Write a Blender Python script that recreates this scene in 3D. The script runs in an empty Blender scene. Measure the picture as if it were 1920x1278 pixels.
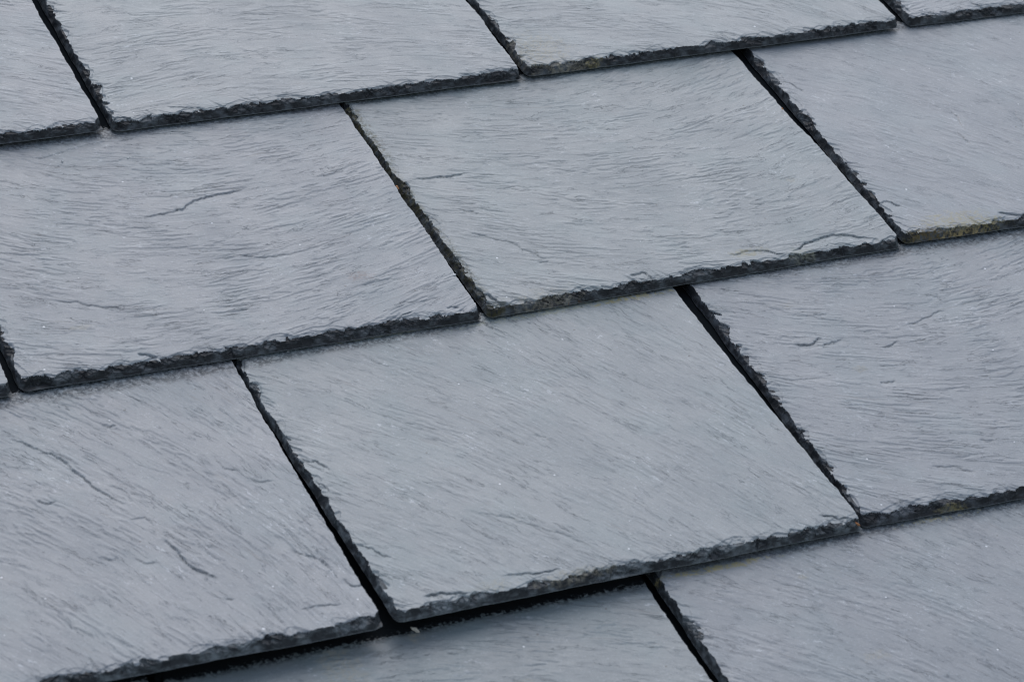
import bpy, math
import numpy as np
from mathutils import Matrix, Vector

scene = bpy.context.scene
PITCH = math.radians(28)                       # pitch of the roof
ROOF = Matrix.Rotation(PITCH, 4, 'X')          # roof frame (x along the courses, y up the slope, z out of the roof) -> world

# ------------------------------------------------------------------ camera
R = [[0.9096433603307084, 0.39648503543308955, -0.12388936065650974],
     [-0.15311107010606528, 0.5972795952258173, 0.7872827226212065],
     [0.3861424053600337, -0.6971776687505887, 0.6040176661143793]]
def to_roof(v): return Vector((v[0], -v[1], -v[2]))
cx = to_roof(R[0]); cy = -to_roof(R[1]); cz = -to_roof(R[2])
cam_data = bpy.data.cameras.new('camera')
cam = bpy.data.objects.new('camera', cam_data)
scene.collection.objects.link(cam)
m = Matrix.Identity(4)
for i, c in enumerate((cx, cy, cz)):
    for j in range(3): m[j][i] = c[j]
m.translation = Vector((-0.5972919054439592, -1.6679231869389393, 1.2067358188458155))
cam.matrix_world = ROOF @ m
cam_data.sensor_width = 36
cam_data.lens = 6000 / 1920 * 36
cam_data.clip_start = 0.05
cam_data.clip_end = 200
cam_data.dof.use_dof = True
cam_data.dof.focus_distance = 2.10
cam_data.dof.aperture_fstop = 18
scene.camera = cam

# ------------------------------------------------------------------ light: soft overcast sky, high sun behind thin cloud
SUN_EL = math.radians(60); SUN_AZ = math.radians(26)      # azimuth from +Y (up the slope) towards +X
world = bpy.data.worlds.new('World'); scene.world = world
world.use_nodes = True
wn = world.node_tree; wn.nodes.clear()
sky = wn.nodes.new('ShaderNodeTexSky'); sky.sky_type = 'NISHITA'; sky.sun_disc = False
sky.sun_elevation = SUN_EL; sky.sun_rotation = SUN_AZ
sky.air_density = 1.0; sky.dust_density = 1.0; sky.ozone_density = 1.0
hs = wn.nodes.new('ShaderNodeHueSaturation'); hs.inputs['Saturation'].default_value = 0.60
bg = wn.nodes.new('ShaderNodeBackground'); bg.inputs['Strength'].default_value = 0.15
wo = wn.nodes.new('ShaderNodeOutputWorld')
wn.links.new(sky.outputs[0], hs.inputs['Color']); wn.links.new(hs.outputs[0], bg.inputs['Color']); wn.links.new(bg.outputs[0], wo.inputs[0])
sd = bpy.data.lights.new('sun', 'SUN'); sd.energy = 1.0; sd.angle = math.radians(70); sd.color = (1, .985, .965)
so = bpy.data.objects.new('sun', sd); scene.collection.objects.link(so)
sdir = Vector((math.sin(SUN_AZ) * math.cos(SUN_EL), math.cos(SUN_AZ) * math.cos(SUN_EL), math.sin(SUN_EL)))
so.rotation_euler = sdir.to_track_quat('Z', 'Y').to_euler(); so.location = sdir * 5
vs = scene.view_settings
vs.view_transform = 'Standard'; vs.look = 'None'; vs.gamma = 1; vs.use_curve_mapping = False
vs.exposure = 0.57
scene.render.engine = 'CYCLES'
scene.cycles.filter_width = 1.1

# ------------------------------------------------------------------ noise
def _hash(ix, iy, seed):
    h = (ix.astype(np.int64) * 374761393 + iy.astype(np.int64) * 668265263 + seed * 1442695041) & 0xffffffff
    h = ((h ^ (h >> 13)) * 1274126177) & 0xffffffff
    return (h ^ (h >> 16)) & 0xffffffff
def noise(x, y, seed=0):                       # gradient noise, about -1..1
    x, y = np.broadcast_arrays(x, y)
    ix = np.floor(x); iy = np.floor(y); fx = x - ix; fy = y - iy
    u = fx * fx * fx * (fx * (fx * 6 - 15) + 10); v = fy * fy * fy * (fy * (fy * 6 - 15) + 10)
    def g(a, b):
        t = _hash(ix + a, iy + b, seed) * (2 * np.pi / 4294967296.0)
        return np.cos(t) * (fx - a) + np.sin(t) * (fy - b)
    n0 = g(0, 0) * (1 - u) + g(1, 0) * u; n1 = g(0, 1) * (1 - u) + g(1, 1) * u
    return (n0 * (1 - v) + n1 * v) * 1.5
def fbm(x, y, seed=0, o=4, gain=.5):
    s = 0; a = 1; t = 0
    for i in range(o):
        s = s + a * noise(x * 2 ** i, y * 2 ** i, seed + i * 17); t += a; a *= gain
    return s / t
def sstep(a, b, x):
    t = np.clip((x - a) / (b - a), 0, 1); return t * t * (3 - 2 * t)

# ------------------------------------------------------------------ materials
def nodes_of(name):
    mt = bpy.data.materials.new(name); mt.use_nodes = True
    nt = mt.node_tree; return mt, nt, nt.nodes['Principled BSDF']
def nn(nt, t, **kw):
    n = nt.nodes.new(t)
    for k, v in kw.items(): setattr(n, k, v)
    return n
def setv(nt, sock, v):
    if hasattr(v, 'is_output'): nt.links.new(v, sock)
    else: sock.default_value = v
def mth(nt, op, a, b=0.0, c=None, clamp=False):
    n = nn(nt, 'ShaderNodeMath', operation=op, use_clamp=clamp)
    setv(nt, n.inputs[0], a); setv(nt, n.inputs[1], b)
    if c is not None: setv(nt, n.inputs[2], c)
    return n.outputs[0]
def mixc(nt, f, a, b, mode='MIX'):
    n = nn(nt, 'ShaderNodeMix', data_type='RGBA', blend_type=mode)
    setv(nt, n.inputs['Factor'], f); setv(nt, n.inputs['A'], a); setv(nt, n.inputs['B'], b)
    return n.outputs['Result']
def tex(nt, vec, scale3, detail=3, rough=.55, scale=1.0, dist=0.0):
    mp = nn(nt, 'ShaderNodeMapping'); mp.inputs['Scale'].default_value = scale3
    nt.links.new(vec, mp.inputs['Vector'])
    n = nn(nt, 'ShaderNodeTexNoise'); n.inputs['Scale'].default_value = scale
    n.inputs['Detail'].default_value = detail; n.inputs['Roughness'].default_value = rough
    n.inputs['Distortion'].default_value = dist
    nt.links.new(mp.outputs[0], n.inputs['Vector']); return n.outputs['Fac']
def rng(nt, v, a, b, c=0.0, d=1.0):
    n = nn(nt, 'ShaderNodeMapRange'); n.interpolation_type = 'SMOOTHSTEP'
    setv(nt, n.inputs['Value'], v)
    for i, q in zip(('From Min', 'From Max', 'To Min', 'To Max'), (a, b, c, d)): n.inputs[i].default_value = q
    return n.outputs[0]

def slate_material(name, tint, edge=False, amp=.8):
    """riven slate; the UV layer holds grain coordinates in metres (u along the grain, v across it), w = slate number"""
    mt, nt, bs = nodes_of(name)
    uv = nn(nt, 'ShaderNodeUVMap', uv_map='grain').outputs[0]
    tc = nn(nt, 'ShaderNodeTexCoord').outputs['Object']
    st = nn(nt, 'ShaderNodeAttribute', attribute_name='stain')
    if edge:
        a = tex(nt, tc, (150, 150, 330), 4, .6)
        b = tex(nt, tc, (60, 60, 60), 3, .6)
        k = mth(nt, 'ADD', mth(nt, 'MULTIPLY', a, .7), mth(nt, 'MULTIPLY', b, .5))
        f = rng(nt, k, .52, .80)
        col = mixc(nt, f, (tint[0] * .07, tint[1] * .075, tint[2] * .085, 1), (tint[0] * .50, tint[1] * .51, tint[2] * .53, 1))
        h = mth(nt, 'ADD', mth(nt, 'MULTIPLY', a, 1.0), mth(nt, 'MULTIPLY', tex(nt, tc, (900, 900, 2500), 2), .4))
        bs.inputs['Roughness'].default_value = .55
        bdist = .0006
    else:
        broad = tex(nt, tc, (16, 16, 16), 5, .62)
        grain = tex(nt, uv, (55, 800, 1), 4, .6, dist=.4)
        grain2 = tex(nt, uv, (160, 2600, 1), 2, .6)
        fine = tex(nt, tc, (1500, 1500, 1500), 2, .6)
        def scarp(sc, det, rg, dist, w0, msc, m0, m1):
            v = tex(nt, uv, sc, det, rg, dist=dist)
            line = mth(nt, 'SUBTRACT', 1.0, rng(nt, mth(nt, 'ABSOLUTE', mth(nt, 'SUBTRACT', v, .5)), w0 * .15, w0))
            mk = rng(nt, tex(nt, uv, msc, 2, .5), m0, m1)
            return mth(nt, 'MULTIPLY', mth(nt, 'MULTIPLY', line, mk), amp), mth(nt, 'MULTIPLY', mth(nt, 'GREATER_THAN', v, .5), mth(nt, 'MULTIPLY', mk, amp))
        l1, st1 = scarp((13, 75, 1), 7, .66, .5, .0055, (26, 80, 1), .50, .58)
        l2, st2 = scarp((42, 240, 1), 5, .66, .5, .012, (60, 200, 1), .54, .62)
        l3, st3 = scarp((110, 480, 1), 4, .66, .4, .020, (110, 260, 1), .53, .63)
        lines = mth(nt, 'MAXIMUM', mth(nt, 'MULTIPLY', l1, 1.5, clamp=True), mth(nt, 'MAXIMUM', mth(nt, 'MULTIPLY', l2, .75), mth(nt, 'MULTIPLY', l3, .3)))
        d1 = rng(nt, tex(nt, uv, (48, 620, 1), 2, .45, dist=.5), .655, .70)
        d2 = rng(nt, tex(nt, uv, (22, 300, 1), 3, .5, dist=1.0), .665, .70)
        dash = mth(nt, 'MULTIPLY', mth(nt, 'MAXIMUM', mth(nt, 'MULTIPLY', d1, .4), d2), min(1., amp))
        base = mixc(nt, rng(nt, broad, .3, .7), (tint[0] * .93, tint[1] * .95, tint[2] * .96, 1), (tint[0] * 1.06, tint[1] * 1.05, tint[2] * 1.04, 1))
        patch = rng(nt, tex(nt, tc, (22, 22, 22), 3, .55), .45, .62)
        base = mixc(nt, mth(nt, 'MULTIPLY', patch, .55), base, (tint[0] * .88, tint[1] * 1.0, tint[2] * 1.0, 1))
        # pale bloom scattered as scuffs along the grain
        bloom = mth(nt, 'MULTIPLY', rng(nt, tex(nt, uv, (150, 280, 1), 4, .8), .55, .66), rng(nt, tex(nt, tc, (32, 32, 32), 2), .48, .68))
        base = mixc(nt, mth(nt, 'MULTIPLY', bloom, .62), base, (.42, .45, .48, 1))
        base = mixc(nt, mth(nt, 'MULTIPLY', rng(nt, grain, .36, .64, 1, 0), .05), base, (tint[0] * .62, tint[1] * .63, tint[2] * .66, 1))
        base = mixc(nt, mth(nt, 'MULTIPLY', dash, .52), base, (.06, .066, .074, 1))
        base = mixc(nt, rng(nt, tex(nt, tc, (850, 850, 850), 3, .7), .38, .62, .22, 0), base, (tint[0] * .5, tint[1] * .5, tint[2] * .52, 1))
        base = mixc(nt, rng(nt, tex(nt, tc, (600, 600, 600), 3, .7), .56, .72, 0, .16), base, (.5, .53, .56, 1))
        base = mixc(nt, mth(nt, 'MULTIPLY', lines, .55), base, (.045, .05, .056, 1))
        # mineral specks
        vo = nn(nt, 'ShaderNodeTexVoronoi'); vo.inputs['Scale'].default_value = 170
        nt.links.new(tc, vo.inputs['Vector'])
        sp = nn(nt, 'ShaderNodeSeparateColor'); nt.links.new(vo.outputs['Color'], sp.inputs[0])
        speck = mth(nt, 'MULTIPLY', mth(nt, 'LESS_THAN', vo.outputs['Distance'], mth(nt, 'MULTIPLY', sp.outputs[1], .14)), mth(nt, 'GREATER_THAN', sp.outputs[0], .955))
        base = mixc(nt, mth(nt, 'MULTIPLY', speck, .7), base, (.62, .64, .66, 1))
        dark = mth(nt, 'MULTIPLY', mth(nt, 'LESS_THAN', vo.outputs['Distance'], .13), mth(nt, 'LESS_THAN', sp.outputs[0], .008))
        base = mixc(nt, mth(nt, 'MULTIPLY', dark, .7), base, (.03, .035, .035, 1))
        col = base
        def saw(sc, det, rg, k, dist, m0, m1, msc):
            v = tex(nt, uv, sc, det, rg, dist=dist)
            f = mth(nt, 'GREATER_THAN', mth(nt, 'FRACT', mth(nt, 'MULTIPLY', v, k)), .5)
            return mth(nt, 'MULTIPLY', f, rng(nt, tex(nt, uv, msc, 2, .5), m0, m1))
        s3 = saw((130, 900, 1), 3, .6, 2.6, .2, .46, .62, (90, 260, 1))
        h = mth(nt, 'ADD', mth(nt, 'MULTIPLY', st1, .40), mth(nt, 'MULTIPLY', st2, .26))
        h = mth(nt, 'ADD', h, mth(nt, 'MULTIPLY', st3, .09))
        h = mth(nt, 'ADD', h, mth(nt, 'MULTIPLY', s3, .04))
        h = mth(nt, 'ADD', h, mth(nt, 'MULTIPLY', grain, .07))
        h = mth(nt, 'ADD', h, mth(nt, 'MULTIPLY', tex(nt, tc, (500, 500, 500), 4, .7), .30))
        h = mth(nt, 'SUBTRACT', h, mth(nt, 'MULTIPLY', lines, .20))
        bs.inputs['Roughness'].default_value = .46
        nt.links.new(mth(nt, 'ADD', rng(nt, grain, .3, .7, .04, -.04), rng(nt, tex(nt, tc, (14, 14, 14), 3, .6), .35, .65, .445, .505)), bs.inputs['Roughness'])
        bdist = .00042
    # organic stains and painted lap shade keep their own shape (attribute rgb = colour, alpha = strength)
    br = tex(nt, tc, (420, 420, 420), 3, .7)
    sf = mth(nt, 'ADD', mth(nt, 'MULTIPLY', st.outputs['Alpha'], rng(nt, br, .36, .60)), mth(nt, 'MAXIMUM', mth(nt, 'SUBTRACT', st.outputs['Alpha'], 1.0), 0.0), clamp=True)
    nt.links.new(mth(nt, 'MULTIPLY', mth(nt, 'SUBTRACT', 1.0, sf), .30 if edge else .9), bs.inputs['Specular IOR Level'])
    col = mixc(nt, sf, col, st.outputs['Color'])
    nt.links.new(col, bs.inputs['Base Color'])
    bp = nn(nt, 'ShaderNodeBump'); bp.inputs['Distance'].default_value = bdist; bp.inputs['Strength'].default_value = 1.0
    nt.links.new(h, bp.inputs['Height']); nt.links.new(bp.outputs[0], bs.inputs['Normal'])
    return mt

def plain(name, col, rough=.8, sc=900, var=.4):
    mt, nt, bs = nodes_of(name)
    tc = nn(nt, 'ShaderNodeTexCoord').outputs['Object']
    f = tex(nt, tc, (sc, sc, sc), 3, .6)
    nt.links.new(mixc(nt, rng(nt, f, .3, .7), tuple(c * (1 - var) for c in col) + (1,), tuple(min(1, c * (1 + var)) for c in col) + (1,)), bs.inputs['Base Color'])
    bs.inputs['Roughness'].default_value = rough
    return mt

# ------------------------------------------------------------------ the slates
T = 6.0                 # thickness at the tail, mm
E_ = 247.6              # exposed height of a course, mm
G = 1.3                 # air under a tail, mm
TILT = math.atan((T + G) / E_)
LEN = 600.0

def steps(*segs):
    out = [segs[0][0]]
    for a, b, s in segs:
        n = max(1, int(round((b - a) / s))); out += list(np.linspace(a, b, n + 1)[1:])
    return np.array(out)

def mesh_from_grid(name, P, quads, uv, stain, mat, parent, smooth, extra_poly=None):
    idx, inv = np.unique(quads.ravel(), return_inverse=True)
    co = P[idx]; q = inv.reshape(-1, 4)
    me = bpy.data.meshes.new(name)
    nq = len(q)
    me.vertices.add(len(co)); me.vertices.foreach_set('co', (co * .001).astype(np.float32).ravel())
    me.loops.add(nq * 4); me.loops.foreach_set('vertex_index', q.astype(np.int32).ravel())
    me.polygons.add(nq); me.polygons.foreach_set('loop_start', np.arange(0, nq * 4, 4, dtype=np.int32))
    me.polygons.foreach_set('loop_total', np.full(nq, 4, dtype=np.int32))
    me.polygons.foreach_set('use_smooth', np.full(nq, smooth, dtype=bool))
    me.update(calc_edges=True)
    ul = me.uv_layers.new(name='grain')
    ul.data.foreach_set('uv', (uv[idx][q.ravel()]).astype(np.float32).ravel())
    ca = me.color_attributes.new('stain', 'FLOAT_COLOR', 'POINT')  # also carries the shade painted under the laps
    ca.data.foreach_set('color', stain[idx].astype(np.float32).ravel())
    me.materials.append(mat)
    ob = bpy.data.objects.new(name, me); scene.collection.objects.link(ob)
    if parent: ob.parent = parent
    return ob

def arcs_on_edge(h, S, D, length, rs, jag, heavy, spiky):
    """thin laminae broken away along an edge: S runs along it, D is the distance from it (mm)"""
    def lift(s0, a, r, dep, k, p, lin):
        t = np.abs((S - s0 - k * D) / a)
        m_ = (D + jag < r * (1 - t ** p)) & (t < 1)
        h[m_] -= dep * (1 - lin * D[m_] / r)
    for _ in range(int(length / 8 * heavy)):      # small bites just behind the dressed face
        lift(rs.uniform(-5, length + 5), rs.uniform(2.5, 13), rs.uniform(3.8, 7.2), rs.uniform(.35, 1.5), rs.uniform(-1.2, 1.2), rs.uniform(.9, 2.6), .35)
    for _ in range(int(length / 11 * heavy)):       # wider shallow conchoidal flakes
        lift(rs.uniform(0, length), rs.uniform(5, 17), rs.uniform(5.5, 10.5), rs.uniform(.25, .7), rs.uniform(-1.3, 1.3), rs.uniform(.8, 2.6), .6)
    for _ in range(int(length / 12 * spiky)):       # slivers running with the grain
        lift(rs.uniform(0, length), rs.uniform(1.2, 3.2), rs.uniform(7, 17), rs.uniform(.25, .7), rs.uniform(-1.0, -.15), rs.uniform(.8, 1.4), .85)

def face_profile(S, D, length, rs, W0, wav):
    """dressed (chipped) face: height left at distance D from the edge, scalloped in cells along it"""
    edges = np.cumsum(np.concatenate([[-12.0], rs.uniform(2.2, 11, int(length / 4) + 20)]))
    nc = len(edges)
    wid = W0 + rs.uniform(-.5, .6, nc) + wav * rs.uniform(-.5, .9, nc)
    conc = rs.uniform(.02, .10, nc)
    s = S + .35 * D * (1 + noise(S / 12, 0 * S, 7)) + .5 * noise(S / 3.0, D / 2.0, 5)
    ci = np.clip(np.searchsorted(edges, s) - 1, 0, nc - 2)
    u = np.clip((s - edges[ci]) / (edges[ci + 1] - edges[ci]), 0, 1)
    cell = edges[ci + 1] - edges[ci]
    W = np.maximum(.5, wid[ci] + .07 * cell * (4 * u * (1 - u)) + wav * 2.0 * noise(S / 9, 0 * S, 9) + wav * 1.6 * noise(S / 31, 0 * S, 10))
    t = np.clip(D / W, 0, 1)
    z = T * t ** .9 - conc[ci] * cell * (4 * u * (1 - u)) ** .7 * np.sin(np.pi * t)
    z = np.where(D >= W, 99.0, z)
    return z, W

def make_slate(BL, BR, seed, label, mat, emat, grain=(0, 0, 0), lift=(0, 0), cracks=(), stains=(), rough=1.0, wav=.5,
               heavy=1.0, spiky=1.0, side=.52, coarse=False, group='roof slates in overlapping courses', right_bow=0., terr=1.0, yvis=262, zoff=0., shade0=0.):
    rs = np.random.RandomState(seed)
    w = math.hypot(BR[0] - BL[0], BR[1] - BL[1]) + 2.0
    rz = math.atan2(BR[1] - BL[1], BR[0] - BL[0])
    if coarse:
        xs = steps((0, 12, 1.0), (12, w - 8, 6), (w - 8, w, 1.0)); ys = steps((0, 12, 1.0), (12, 260, 6), (260, LEN, 20))
    else:
        xs = steps((0, 13, .38), (13, 22, .6), (22, w - 9, .68), (w - 9, w, .55))
        ys = steps((0, 13, .36), (13, 22, .6), (22, yvis, .68), (yvis, LEN, 9))
    X, Y = np.meshgrid(xs, ys)                         # rows = y
    ny, nx = X.shape
    sd = seed * 101
    # grain frame
    th, c1, c2 = math.radians(grain[0]), grain[1], grain[2]
    gx = (X - w / 2) * math.cos(th) + (Y - 125) * math.sin(th)
    gy = -(X - w / 2) * math.sin(th) + (Y - 125) * math.cos(th)
    gt = gy + c1 * gx * gx / 200 + c2 * gx * gy / 100 + 2.4 * noise(gx / 80, gy / 50, sd + 3) + .35 * noise(gx / 9, gy / 7, sd + 4) + .22 * noise(gx / 3.2, gy / 5, sd + 5)
    gs = gx
    # riven surface: gentle swell + stepped laminae
    h = .45 * noise(X / 130, Y / 110, sd) + .16 * fbm(gs / 60, gt / 22, sd + 1, 3)
    f = fbm(gs / 62, gt / 9.5, sd + 2, 4, .55) * 4.2 + fbm(gs / 150, gt / 50, sd + 8, 2) * 4
    msk = sstep(-.25, .35, noise(gs / 45, gt / 22, sd + 9))
    fr = f - np.floor(f)
    def plateau(f_, w_):
        a_ = f_ - np.floor(f_); odd = np.mod(np.floor(f_), 2)
        return np.where(odd > .5, sstep(0, w_, a_), 1 - sstep(0, w_, a_))
    h = h + terr * .26 * plateau(f, .10) * msk
    f2 = fbm(gs / 26, gt / 3.6, sd + 12, 3, .6) * 3.2
    fr2 = f2 - np.floor(f2)
    m2 = sstep(.05, .4, noise(gs / 22, gt / 12, sd + 13))
    h = h + .012 * fbm(gs / 9, gt / 1.8, sd + 14, 2)
    # chosen cracks / lamina scarps, each a polyline in slate mm with a depth
    crk = np.zeros(X.shape)
    for pts, dep, run in cracks:
        pts = np.array(pts, float)
        best = np.full(X.shape, 1e9); sg = np.zeros(X.shape); al = np.zeros(X.shape)
        n = len(pts) - 1
        wx = X + 1.4 * noise(X / 9, Y / 9, sd + 31) + .9 * noise(X / 3, Y / 3, sd + 33); wy = Y + 1.4 * noise(X / 9, Y / 9, sd + 32) + .9 * noise(X / 3, Y / 3, sd + 34)
        for i in range(n):
            a, b = pts[i], pts[i + 1]; d = b - a; L2 = d @ d
            t = np.clip(((wx - a[0]) * d[0] + (wy - a[1]) * d[1]) / L2, 0, 1)
            px = wx - a[0] - t * d[0]; py = wy - a[1] - t * d[1]
            dd = np.hypot(px, py); mm = dd < best
            best[mm] = dd[mm]; sg[mm] = (d[0] * py - d[1] * px)[mm]; al[mm] = ((i + t) / n)[mm]
        tap = np.clip(np.minimum(al, 1 - al) * 6, 0, 1)
        crk = np.maximum(crk, min(1.0, dep * 1.5) * tap * np.exp(-(best / .42) ** 2))
        h = h - dep * tap * (sg < 0) * 1.1 * np.exp(-best / run) - .4 * dep * tap * np.exp(-(best / .45) ** 2)
    # distances from the three dressed edges
    jag = .7 * noise(X / 3.0, Y / 3.0, sd + 20) + .35 * noise(X / 1.1, Y / 1.1, sd + 21)
    DL, DR, DT = X.copy(), w - X, Y.copy()
    hT = h + T
    if not coarse:
        arcs_on_edge(hT, X, DT, w, rs, jag, heavy * 1.3, .9 * heavy)
        arcs_on_edge(hT, Y, DL, yvis, rs, jag, .75 * heavy * side, spiky)
    zt, Wt = face_profile(X, DT + .25 * jag, w, rs, 2.5, wav)
    zl, Wl = face_profile(Y, DL + .25 * jag, LEN, rs, 3.1 * side, wav)
    zr = np.where(DR < 1.1, T * np.clip((DR + .2 * jag) / 1.1, 0, 1), 99.0)
    # clipped tail corners
    cc1 = rs.uniform(3, 6); cc2 = rs.uniform(2, 5)
    zc1 = (X + Y - cc1 + .8 * jag) * 1.3; zc2 = ((w - X) + Y - cc2 + .8 * jag) * 1.3
    h0 = h + T
    Z = np.minimum.reduce([hT, zt, zl, zr, zc1, zc2]); Z = np.maximum(Z, .35)
    cut = (Z < hT - .05) | (Z < h0 - 1.05)
    nearest = np.minimum(np.minimum(DL, DR), DT)
    edge_t = cut & ((nearest == DT) | (np.minimum(zc1, zc2) <= Z + .01))
    edge_l = cut & ~edge_t & (DL <= DR)
    edge_r = cut & ~edge_t & ~edge_l
    # outline wobble
    def near(d, r): return np.clip(1 - d / r, 0, 1)
    ol = .8 * noise(Y / 28, sd * .1, 1) + .3 * noise(Y / 6, sd * .1, 2)
    orr = 1.1 * noise(Y / 30, sd * .1, 3) + .55 * noise(Y / 7, sd * .1, 4) + .3 * noise(Y / 2.6, sd * .1, 7) + right_bow * np.exp(-((Y - 150) / 80) ** 2)
    ot = .6 * noise(X / 45, sd * .1, 5) + .25 * noise(X / 7, sd * .1, 6)
    cor = np.sqrt(np.clip(cc1 - X - Y, 0, 9)); 
    PX = X + ol * near(DL, 20) - orr * near(DR, 20) + near(X, 9) * near(Y, cc1 + .01) * cc1 * .45
    PY = Y + ot * near(DT, 20) + near(X, cc1 + .01) * near(Y, 9) * cc1 * .25 + near(w - X, cc2 + .01) * near(Y, 9) * cc2 * .4
    lf = lift[0] + (lift[1] - lift[0]) * X / w
    bow = lf * np.clip(1 - Y / 240, 0, 1) ** 1.3
    P = np.stack([PX, PY, Z + bow], -1).reshape(-1, 3)
    UV = np.stack([gs * .001 + seed * 3.17, gt * .001 + seed * 1.31], -1).reshape(-1, 2)
    ST = np.zeros((ny, nx, 4)); ST[..., :3] = (.2, .2, .15)
    for (sx, sy, rx, ry, col, amt) in stains:
        d = np.hypot((X - sx) / rx, (Y - sy) / ry) + .45 * noise(X / 6, Y / 4, sd + 40) + .25 * noise(X / 2, Y / 2, sd + 41)
        k = amt * sstep(1.15, .35, d)
        up = k > ST[..., 3]
        ST[up, :3] = col; ST[..., 3] = np.maximum(ST[..., 3], k)
    up = crk * .7 > ST[..., 3] + .2
    ST[up, :3] = (.035, .04, .046); ST[..., 3] = np.where(up, crk * .7, ST[..., 3])
    # shade of joints and tail overhangs painted in, over unweathered head and some grime
    hid = 2.0 * sstep(253.0 + shade0, 264.0 + .9 * shade0, Y + 1.2 * noise(X / 25, Y / 12, sd + 50)) + .6 * sstep(242, 248, Y + 2.5 * noise(X / 16, Y / 8, sd + 51) + 1.2 * noise(X / 3, Y / 2, sd + 52)) 
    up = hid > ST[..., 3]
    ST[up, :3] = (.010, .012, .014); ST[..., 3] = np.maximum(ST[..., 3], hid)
    ST = ST.reshape(-1, 4)
    ii = np.arange(ny * nx).reshape(ny, nx)
    quads = np.stack([ii[:-1, :-1], ii[:-1, 1:], ii[1:, 1:], ii[1:, :-1]], -1)
    def fm(a):
        return (a[:-1, :-1].astype(int) + a[:-1, 1:] + a[1:, 1:] + a[1:, :-1]) >= 2
    ft, fl, frr = fm(edge_t), fm(edge_l), fm(edge_r)
    fl &= ~ft; frr &= ~ft & ~fl; fb = ~(ft | fl | frr)
    body = quads[fb]
    # underside and the sawn head: border ring dropped to the back of the slate
    ring = np.concatenate([ii[0, :], ii[1:, -1], ii[-1, -2::-1], ii[-2:0:-1, 0]])
    off = len(P)
    low = P[ring].copy(); bz = bow.reshape(-1)[ring]; low[:, 2] = bz
    k = np.arange(len(ring)); k2 = (k + 1) % len(ring)
    skirt = np.stack([off + k, off + k2, ring[k2], ring[k]], -1)
    # underside as strips joining left and right borders row by row
    P2 = np.concatenate([P, low]); UV2 = np.concatenate([UV, UV[ring]]); ST2 = np.concatenate([ST, ST[ring]])
    left_low = np.empty(ny, int); right_low = np.empty(ny, int)
    right_low[0] = off + nx - 1
    for r in range(1, ny): right_low[r] = off + nx - 1 + r
    left_low[0] = off; left_low[ny - 1] = off + (nx - 1) + (ny - 1) + (nx - 1)
    for r in range(ny - 2, 0, -1): left_low[r] = left_low[ny - 1] + (ny - 1 - r)
    under = np.stack([left_low[:-1], left_low[1:], right_low[1:], right_low[:-1]], -1)
    body = np.concatenate([body, skirt, under])
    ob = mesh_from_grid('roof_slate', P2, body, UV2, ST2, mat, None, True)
    local = Matrix.Translation(Vector((BL[0], BL[1], zoff)) * .001) @ Matrix.Rotation(rz, 4, 'Z') @ Matrix.Rotation(-TILT, 4, 'X')
    ob.matrix_world = ROOF @ local
    ob['label'] = label; ob['category'] = 'roof slate'; ob['group'] = group
    for fq, pn in ((ft, 'chipped_tail'), (fl, 'chipped_side'), (frr, 'chipped_side')):
        if fq.sum() > 0:
            mesh_from_grid(pn, P, quads[fq], UV, ST, emat, ob, False)
    return ob

# roof-frame coordinates (mm) of a feature -> slate mm
CAM_R = np.array(R); CAM_C = np.array([-597.2919, 1667.9232, -1206.7358])   # only used below to place surveyed marks
def survey(x, y, z=T):
    """point of the roof seen at (x, y) in the survey photograph, on the slate surface"""
    d = CAM_R.T @ np.array([(x - 960) / 6000, (y - 639) / 6000, 1.0])
    k = (-z - CAM_C[2]) / d[2]; p = CAM_C + k * d
    return np.array([p[0], -p[1]])
def on(BL, pts, z=None):
    """marks in slate mm, allowing for the slate's slope"""
    out = []
    for x, y in pts:
        zz = T
        for _ in range(3):
            p = survey(x, y, zz) - np.array(BL); zz = T - math.tan(TILT) * p[1]
        out.append((p[0], p[1]))
    return out

BASE = (.152, .174, .188)
def tint(a, b, c): return (BASE[0] * a, BASE[1] * b, BASE[2] * c)
def pair(n, t, amp=.8): return slate_material('slate_face_' + n, t, amp=amp), slate_material('slate_edge_' + n, t, True)
m_blue, e_blue = pair('blue_grey', tint(1, 1, 1), .55)
m_green, e_green = pair('green_grey', tint(.985, 1.005, .99), .65)
m_plum, e_plum = pair('plum_grey', tint(.98, .965, .995), .78)
m_calm = slate_material('slate_face_calm', tint(.97, .965, 1.0), amp=.4)
m_pale, e_pale = pair('pale_grey', tint(1.02, 1.03, 1.02), .62)

e_light = slate_material('slate_edge_light', tint(1.7, 1.7, 1.65), True)
OLIVE = (.075, .068, .028); YEL = (.27, .235, .11); BUFF = (.30, .28, .22); GREY = (.24, .25, .20); RUST = (.17, .085, .03); PINK = (.19, .13, .11)
def st(BL, items):
    r = []
    for x, y, rx, ry, c, a in items:
        p = on(BL, [(x, y)])[0]; r.append((p[0], p[1], rx, ry, c, a))
    return r
def cr(BL, items): return [(on(BL, pts), dep, run) for pts, dep, run in items]

B = {}
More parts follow.
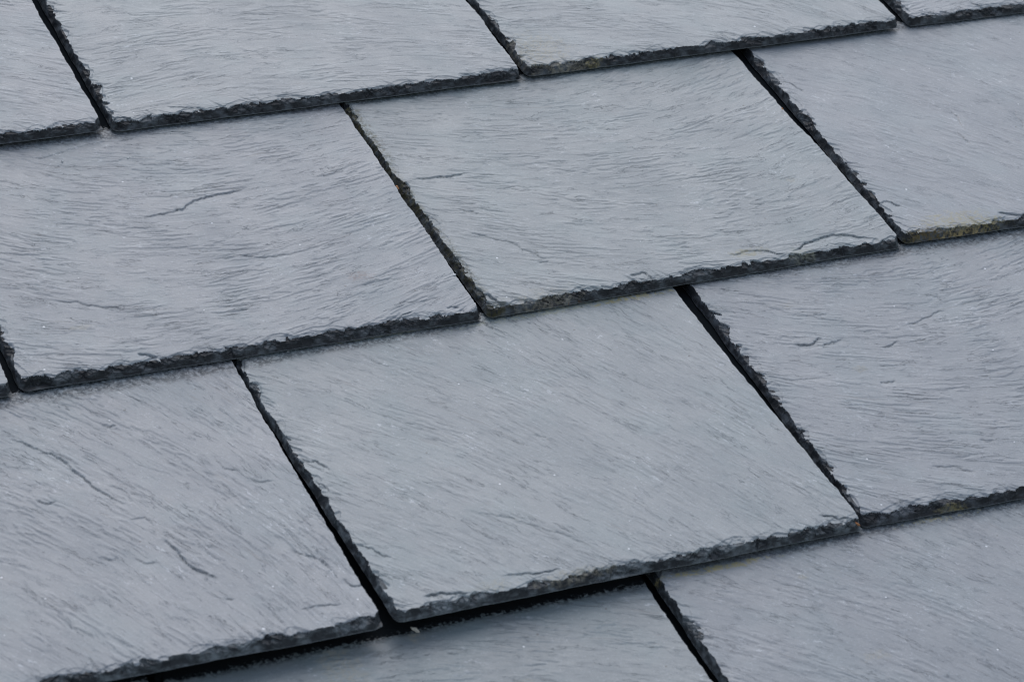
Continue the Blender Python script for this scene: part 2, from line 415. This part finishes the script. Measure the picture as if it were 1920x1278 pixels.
# --- top course
B1a = (-305, 3); B1b = (3, 0); B1c = (305, -1); B1d = (615, -1)
make_slate(B1a, (-5, 1), 11, 'slate at the top left corner, its chipped tail ending short of the next slate', m_plum, e_blue, grain=(-14, .2, 0), lift=(1.6, 1.6), heavy=1.1)
make_slate(B1b, (298.5, -3), 12, 'upper left slate with level grain and a crescent flake chipped from its lower left corner', m_blue, e_blue, grain=(-10, .15, .1), lift=(.3, 1.0), heavy=1.1, spiky=1.3,
    cracks=cr(B1b, [([(310, 198), (345, 203), (380, 201)], .35, 3), ([(205, 228), (222, 220), (245, 222), (252, 232)], .8, 3)]))
make_slate(B1c, (603.5, -3), 13, 'top middle slate with a buff stain over its lower left corner', m_pale, e_blue, grain=(-13, .3, -.25), lift=(.8, 1.8), spiky=1.2,
    stains=st(B1c, [(1010, 98, 26, 26, BUFF, .6), (1112, 114, 9, 5, YEL, .5), (1060, 120, 25, 5, BUFF, .5)]))
make_slate(B1d, (912, -6), 14, 'slate in the top right corner, mostly cut off by the photo', m_plum, e_blue, grain=(-5, .1, .1), lift=(.2, .6), heavy=1.2,
    cracks=cr(B1d, [([(1678, 2), (1695, 14), (1707, 24)], .6, 4), ([(1815, 3), (1838, 10), (1862, 22)], .6, 4)]))
# --- second course
B2z = (-440, -249); B2a = (-134, -247.5); B2b = (168, -250.5); B2c = (474, -245)
make_slate(B2z, (-141.5, -249.5), 21, 'slate showing only one small corner, halfway down the left edge of the photo', m_blue, e_blue, grain=(-12, 0, 0), lift=(.6, .6))
make_slate(B2a, (161.5, -250.5), 22, 'middle left slate with a long wavy crack across its upper half', m_plum, e_blue, grain=(-6, -.34, .10), lift=(.1, .2), heavy=1.25, terr=1.3,
    cracks=cr(B2a, [([(250, 408), (300, 400), (340, 390), (358, 374), (400, 363), (472, 348)], .75, 7),
                    ([(100, 563), (140, 565), (200, 575), (235, 580)], .5, 5), ([(385, 670 - 85), (430, 582), (480, 575)], .35, 4),
                    ([(40, 305), (100, 287), (150, 270), (205, 262)], .4, 4), ([(380, 487), (440, 477), (495, 480), (560, 468), (615, 452)], .35, 5),
                    ([(255, 663), (268, 661), (300, 667)], .9, 3), ([(735, 600), (752, 588), (772, 578)], .6, 2), ([(830, 571), (860, 573)], .6, 2),
                    ([(180, 617), (170, 600)], .2, 2), ([(640, 541), (700, 524), (760, 515)], .25, 4), ([(740, 567), (790, 560), (830, 553)], .3, 4)]),
    stains=st(B2a, [(672, 513, 10, 6, PINK, .45), (150, 614, 8, 4, BUFF, .35)]))
make_slate(B2b, (470, -247.5), 23, 'central slate with an olive stained lower left corner and greenish chipped edges', m_green, e_pale, grain=(-8, -.26, -.12), lift=(.3, .3), side=.95, heavy=1.0, terr=1.1,
    cracks=cr(B2b, [([(775, 336), (820, 332), (850, 330), (885, 324)], .7, 5), ([(893, 405 - 10), (930, 400), (962, 413)], .0, 4),
                    ([(866, 394), (890, 397), (903, 401)], .5, 3), ([(930, 357), (960, 351), (1040, 352)], .25, 5),
                    ([(1488, 478), (1510, 462), (1560, 444), (1600, 447), (1650, 452)], .9, 5), ([(1370, 485), (1400, 474), (1450, 475), (1480, 483)], .6, 5),
                    ([(1180, 520), (1205, 513), (1232, 524)], .8, 3), ([(880, 435), (915, 445), (960, 455), (1005, 478), (1030, 490)], .4, 5),
                    ([(1008, 492), (1030, 493)], .5, 2), ([(900, 552), (915, 553), (935, 566), (955, 574)], 1.1, 4)]),
    stains=st(B2b, [(1088, 566, 22, 6, RUST, .8), (1020, 578, 55, 6, OLIVE, .8), (930, 578, 14, 10, OLIVE, .5), (1020, 558, 28, 10, BUFF, .4), (870, 500, 5, 60, OLIVE, .45),
                    (760, 350, 5, 60, OLIVE, .5), (690, 240, 6, 50, OLIVE, .6), (655, 205, 8, 8, BUFF, .5), (1405, 478, 16, 5, YEL, .45), (1505, 478, 12, 6, GREY, .6), (1490, 342, 5, 3, BUFF, .4)]))
make_slate(B2c, (772, -252), 24, 'slate at the right edge of the photo with a yellow lichen patch on its tail', m_calm, e_blue, grain=(-48, .1, .05), lift=(.4, .8), side=.6, spiky=1.7, heavy=1.1, terr=.6,
    cracks=cr(B2c, [([(1450, 150), (1475, 160), (1492, 168), (1497, 178)], .5, 4), ([(1545, 145), (1590, 160), (1598, 171)], 0, 3), ([(1640, 385), (1660, 378), (1688, 388)], .6, 4), ([(1770, 205), (1785, 215), (1798, 240)], .4, 4),
                    ([(1780, 242), (1800, 255), (1812, 270)], .4, 4), ([(1890, 200), (1900, 220), (1912, 240)], .35, 4), ([(1865, 395), (1890, 398), (1920, 402)], .8, 4), ([(1660, 410), (1700, 425), (1720, 430)], .3, 3)]),
    stains=st(B2c, [(1790, 416, 32, 13, (.30, .27, .17), .7), (1800, 431, 30, 6, (.30, .24, .12), .8), (1740, 435, 22, 7, (.12, .095, .045), .8), (1835, 415, 22, 7, YEL, .6), (1705, 448, 14, 7, OLIVE, .6), (1870, 425, 16, 5, OLIVE, .5)]))
# --- third course
B3a = (-300, -500); B3b = (4, -502); B3c = (306.5, -495)
make_slate(B3a, (-6, -503.5), 31, 'lower left slate with diagonal grain and long diagonal cracks', m_plum, e_light, grain=(-56, .2, .08), lift=(7, 6.6), terr=1.4, heavy=.9, side=.9,
    cracks=cr(B3a, [([(0, 815), (50, 835), (110, 862), (150, 900), (200, 935), (240, 950)], .7, 7), ([(190, 905), (235, 930), (240, 948)], .3, 4),
                    ([(300, 1010), (320, 1030), (352, 1070), (382, 1078), (408, 1090)], .8, 7), ([(235, 976), (262, 972), (285, 988)], .4, 4),
                    ([(182, 792), (195, 797), (208, 795)], .6, 3), ([(60, 940), (80, 945), (98, 942)], .6, 3), ([(390, 852), (415, 875), (440, 884)], .4, 4), ([(460, 895), (480, 903), (505, 900)], .4, 4),
                    ([(186, 1048), (205, 1055), (215, 1048)], .4, 3), ([(245, 1050), (270, 1062), (292, 1060)], .4, 3), ([(535, 1030), (560, 1045), (590, 1050), (625, 1075)], .5, 5),
                    ([(630, 1085), (655, 1105), (670, 1103), (678, 1095)], .6, 3), ([(420, 1130), (435, 1133)], .5, 2), ([(555, 1148), (600, 1145), (640, 1138)], .5, 4)]),
    stains=st(B3a, [(225, 700, 40, 3, PINK, .5), (150, 710, 50, 3, GREY, .5)]))
make_slate(B3b, (304, -497), 32, 'large lower middle slate with diagonal streaks, its pale chipped tail over a black gap', m_pale, e_light, grain=(-57, .1, .05), lift=(7, .8), side=.55, terr=.8, heavy=1.0, right_bow=1.3,
    cracks=cr(B3b, [([(865, 965), (960, 982), (1010, 1000), (1060, 1015), (1140, 1050)], .30, 9), ([(1000, 820), (1030, 827), (1040, 835)], .3, 3), ([(570, 860), (600, 868), (628, 888)], .6, 5),
                    ([(590, 905), (610, 915), (628, 930)], .5, 4), ([(672, 1030), (700, 1040), (735, 1062)], .6, 5), ([(790, 1135), (830, 1128), (880, 1125)], .9, 5), ([(940, 1095), (990, 1090), (1060, 1080)], .6, 5),
                    ([(1540, 975), (1580, 982), (1600, 980)], .7, 4)]),
    stains=st(B3b, [(1060, 586, 90, 3.5, GREY, .85), (1180, 567, 45, 3.5, YEL, .8), (1010, 592, 40, 3, BUFF, .5), (570, 648, 40, 3, RUST, .4), (740, 627, 45, 3.5, GREY, .85), (1080, 1090, 25, 5, BUFF, .5), (930, 1112, 16, 5, BUFF, .4)]))
make_slate(B3c, (605, -501), 33, 'lower right slate with grain fanning from a broad black joint on its left side', m_plum, e_plum, grain=(-6, -.36, -.12), lift=(.2, .4), spiky=1.5, heavy=1.2, terr=1.2,
    cracks=cr(B3c, [([(1478, 648), (1510, 644), (1532, 632)], .7, 4), ([(1530, 646), (1548, 640), (1570, 633)], .5, 4), ([(1643, 650), (1660, 645), (1672, 636)], .6, 4), ([(1455, 710), (1475, 712), (1540, 708)], .3, 4),
                    ([(1640, 715), (1655, 716), (1670, 711)], .5, 3), ([(1740, 872), (1780, 872), (1830, 882)], .4, 4), ([(1740, 936), (1752, 940), (1765, 939)], .8, 2.5), ([(1680, 610), (1720, 593), (1760, 575)], .4, 5), ([(1830, 822), (1860, 822)], .4, 3)]),
    stains=st(B3c, [(1605, 690, 7, 4, BUFF, .4), (1790, 942, 12, 3, YEL, .5), (1467, 573, 6, 4, BUFF, .4)]))
# --- fourth course
B4a = (-436, -745); B4b = (-134, -745); B4c = (165.5, -745)
make_slate(B4a, (-140, -745), 41, 'slate in deep shadow in the bottom left corner, under the slate above', m_blue, e_blue, grain=(-20, 0, 0), shade0=-10)  # painted shade starts further out from under the tail
make_slate(B4b, (161.5, -745), 42, 'shaded slate at the bottom of the photo beneath the raised tails of two slates', m_green, e_blue, grain=(-18, .2, 0), terr=1.3, zoff=-4.5, shade0=-10, right_bow=.8,  # shadow of the raised tails painted into its colour
    stains=st(B4b, [(640, 1235, 14, 22, BUFF, .45), (780, 1182, 6, 6, BUFF, .5), (985, 1268, 6, 4, BUFF, .4)]))
make_slate(B4c, (464, -747), 43, 'bottom right slate with fine diagonal grain, its left side bordered by a black joint', m_plum, e_pale, grain=(-54, .12, .06), terr=.9, spiky=1.3,
    stains=st(B4c, [(1330, 1066, 50, 3, YEL, .85), (1750, 970, 50, 3, YEL, .6), (1500, 1018, 50, 3, GREY, .4), (1500, 1080, 6, 3, BUFF, .5), (1640, 1228, 10, 5, BUFF, .4)]))
# --- the course below, glimpsed in the joints, and neighbours just outside the frame
HID = 'slates of the course below glimpsed through the joints'
for i, x in enumerate((-300, 5, 309)):
    make_slate((x, -992), (x + 297, -992), 51 + i, 'slate of the course below, only glimpsed as dark through a joint', m_blue, e_blue, coarse=True, group=HID, zoff=-5.5)
OUT = 'slates of the same roof just outside the photo'
for i, (x, y) in enumerate(((-612, 2), (920, -2), (780, -250), (-607, -498), (612, -498), (471, -746))):
    make_slate((x, y), (x + 296, y), 61 + i, 'slate of the same roof lying just outside the photo', m_blue, e_blue, coarse=True, group=OUT)

# ------------------------------------------------------------------ roof deck under the slates
def deck():
    xs = np.array([-750., 1300.]); ys = np.array([-1000., 700.])
    me = bpy.data.meshes.new('roof_deck')
    z1 = -31; z0 = -50
    v = [(x, y, z) for z in (z0, z1) for y in ys for x in xs]
    f = [(0, 2, 3, 1), (4, 5, 7, 6), (0, 1, 5, 4), (2, 6, 7, 3), (0, 4, 6, 2), (1, 3, 7, 5)]
    me.from_pydata([tuple(c * .001 for c in p) for p in v], [], f); me.update()
    me.materials.append(plain('bitumen_felt', (.02, .02, .022), .9, 300))
    o = bpy.data.objects.new('roof_deck', me); scene.collection.objects.link(o)
    o.matrix_world = ROOF; o['kind'] = 'structure'
deck()

# ------------------------------------------------------------------ little things lodged on the roof
def pebble(name, xy, z, size, mat, label, cat, seed, rot=0, group=None):
    rs = np.random.RandomState(seed)
    import bmesh
    bm = bmesh.new(); bmesh.ops.create_icosphere(bm, subdivisions=2, radius=1)
    for v in bm.verts:
        k = 1 + .55 * float(noise(np.array(v.co.x * 1.6 + seed), np.array(v.co.y * 1.6 + v.co.z), seed)) + rs.uniform(-.16, .16)
        v.co = Vector((v.co.x * size[0] * k, v.co.y * size[1] * k, v.co.z * size[2] * k)) * .00028
    me = bpy.data.meshes.new(name); bm.to_mesh(me); bm.free(); me.materials.append(mat)
    o = bpy.data.objects.new(name, me); scene.collection.objects.link(o)
    o.matrix_world = ROOF @ Matrix.Translation(Vector((xy[0], xy[1], z)) * .001) @ Matrix.Rotation(math.radians(rot), 4, 'Z')
    o['label'] = label; o['category'] = cat
    if group: o['group'] = group
orange = plain('orange_lichen', (.34, .15, .06), .8); white = plain('white_grit', (.6, .61, .6), .6, var=.1)
yell = plain('yellow_lichen', (.36, .32, .12), .8); pale = plain('dry_stalk', (.38, .36, .30), .7)
gl = 'lichen flecks in the slate joints'
def at(x, y, z): return tuple(survey(x, y, z))
pebble('lichen_fleck', at(745, 352, 1.5), 1.5, (3.2, 6, 3.5), orange, 'orange fleck in the upper part of the joint left of the central slate', 'lichen', 3, 10, gl)
pebble('lichen_fleck', at(819, 467, 3), 3, (2.2, 4, 3), yell, 'dull yellow fleck halfway down the joint left of the central slate', 'lichen', 4, 5, gl)
pebble('lichen_fleck', at(1467, 204, 2), 2, (1.8, 3, 2), orange, 'tiny faint orange speck, highest in the joint right of the central slate', 'lichen', 5, 0, gl)
pebble('lichen_fleck', at(1556, 303, 2.2), 2.2, (2.2, 4, 3), yell, 'small pale yellow fleck in the middle of the joint right of the central slate', 'lichen', 6, 0, gl)
pebble('lichen_fleck', at(1605, 361, 2.5), 2.5, (2.6, 4, 3), orange, 'orange fleck, lowest in the joint right of the central slate', 'lichen', 7, 0, gl)
pebble('lichen_fleck', at(1608, 982, 4.5), 4.5, (2.2, 7, 3), orange, 'bright orange fleck at the lower right corner of the large lower middle slate', 'lichen', 8, 25, gl)
pebble('grit_chip', at(852, 515, 5), 5, (3.4, 3.8, 3), white, 'white grit chip in the joint beside the central slate', 'grit', 9)
pebble('stalk_fragment', at(778, 1180, -.6), -.2, (4, 9, 2), pale, 'pale dry scrap lying in the black shadow under the lower middle slate', 'debris', 10, 30)
gg = 'white grit grains on the middle left slate'
pebble('grit_grain', at(117, 302, -.2), -.1, (2.4, 2.0, 1.4), white, 'white grit grain on the middle left slate, nearer the left edge of the photo', 'grit', 21, 0, gg)
pebble('grit_grain', at(240, 296, -.2), -.1, (2.4, 2.0, 1.4), white, 'white grit grain on the middle left slate, below the cut corner of the slate above', 'grit', 22, 0, gg)
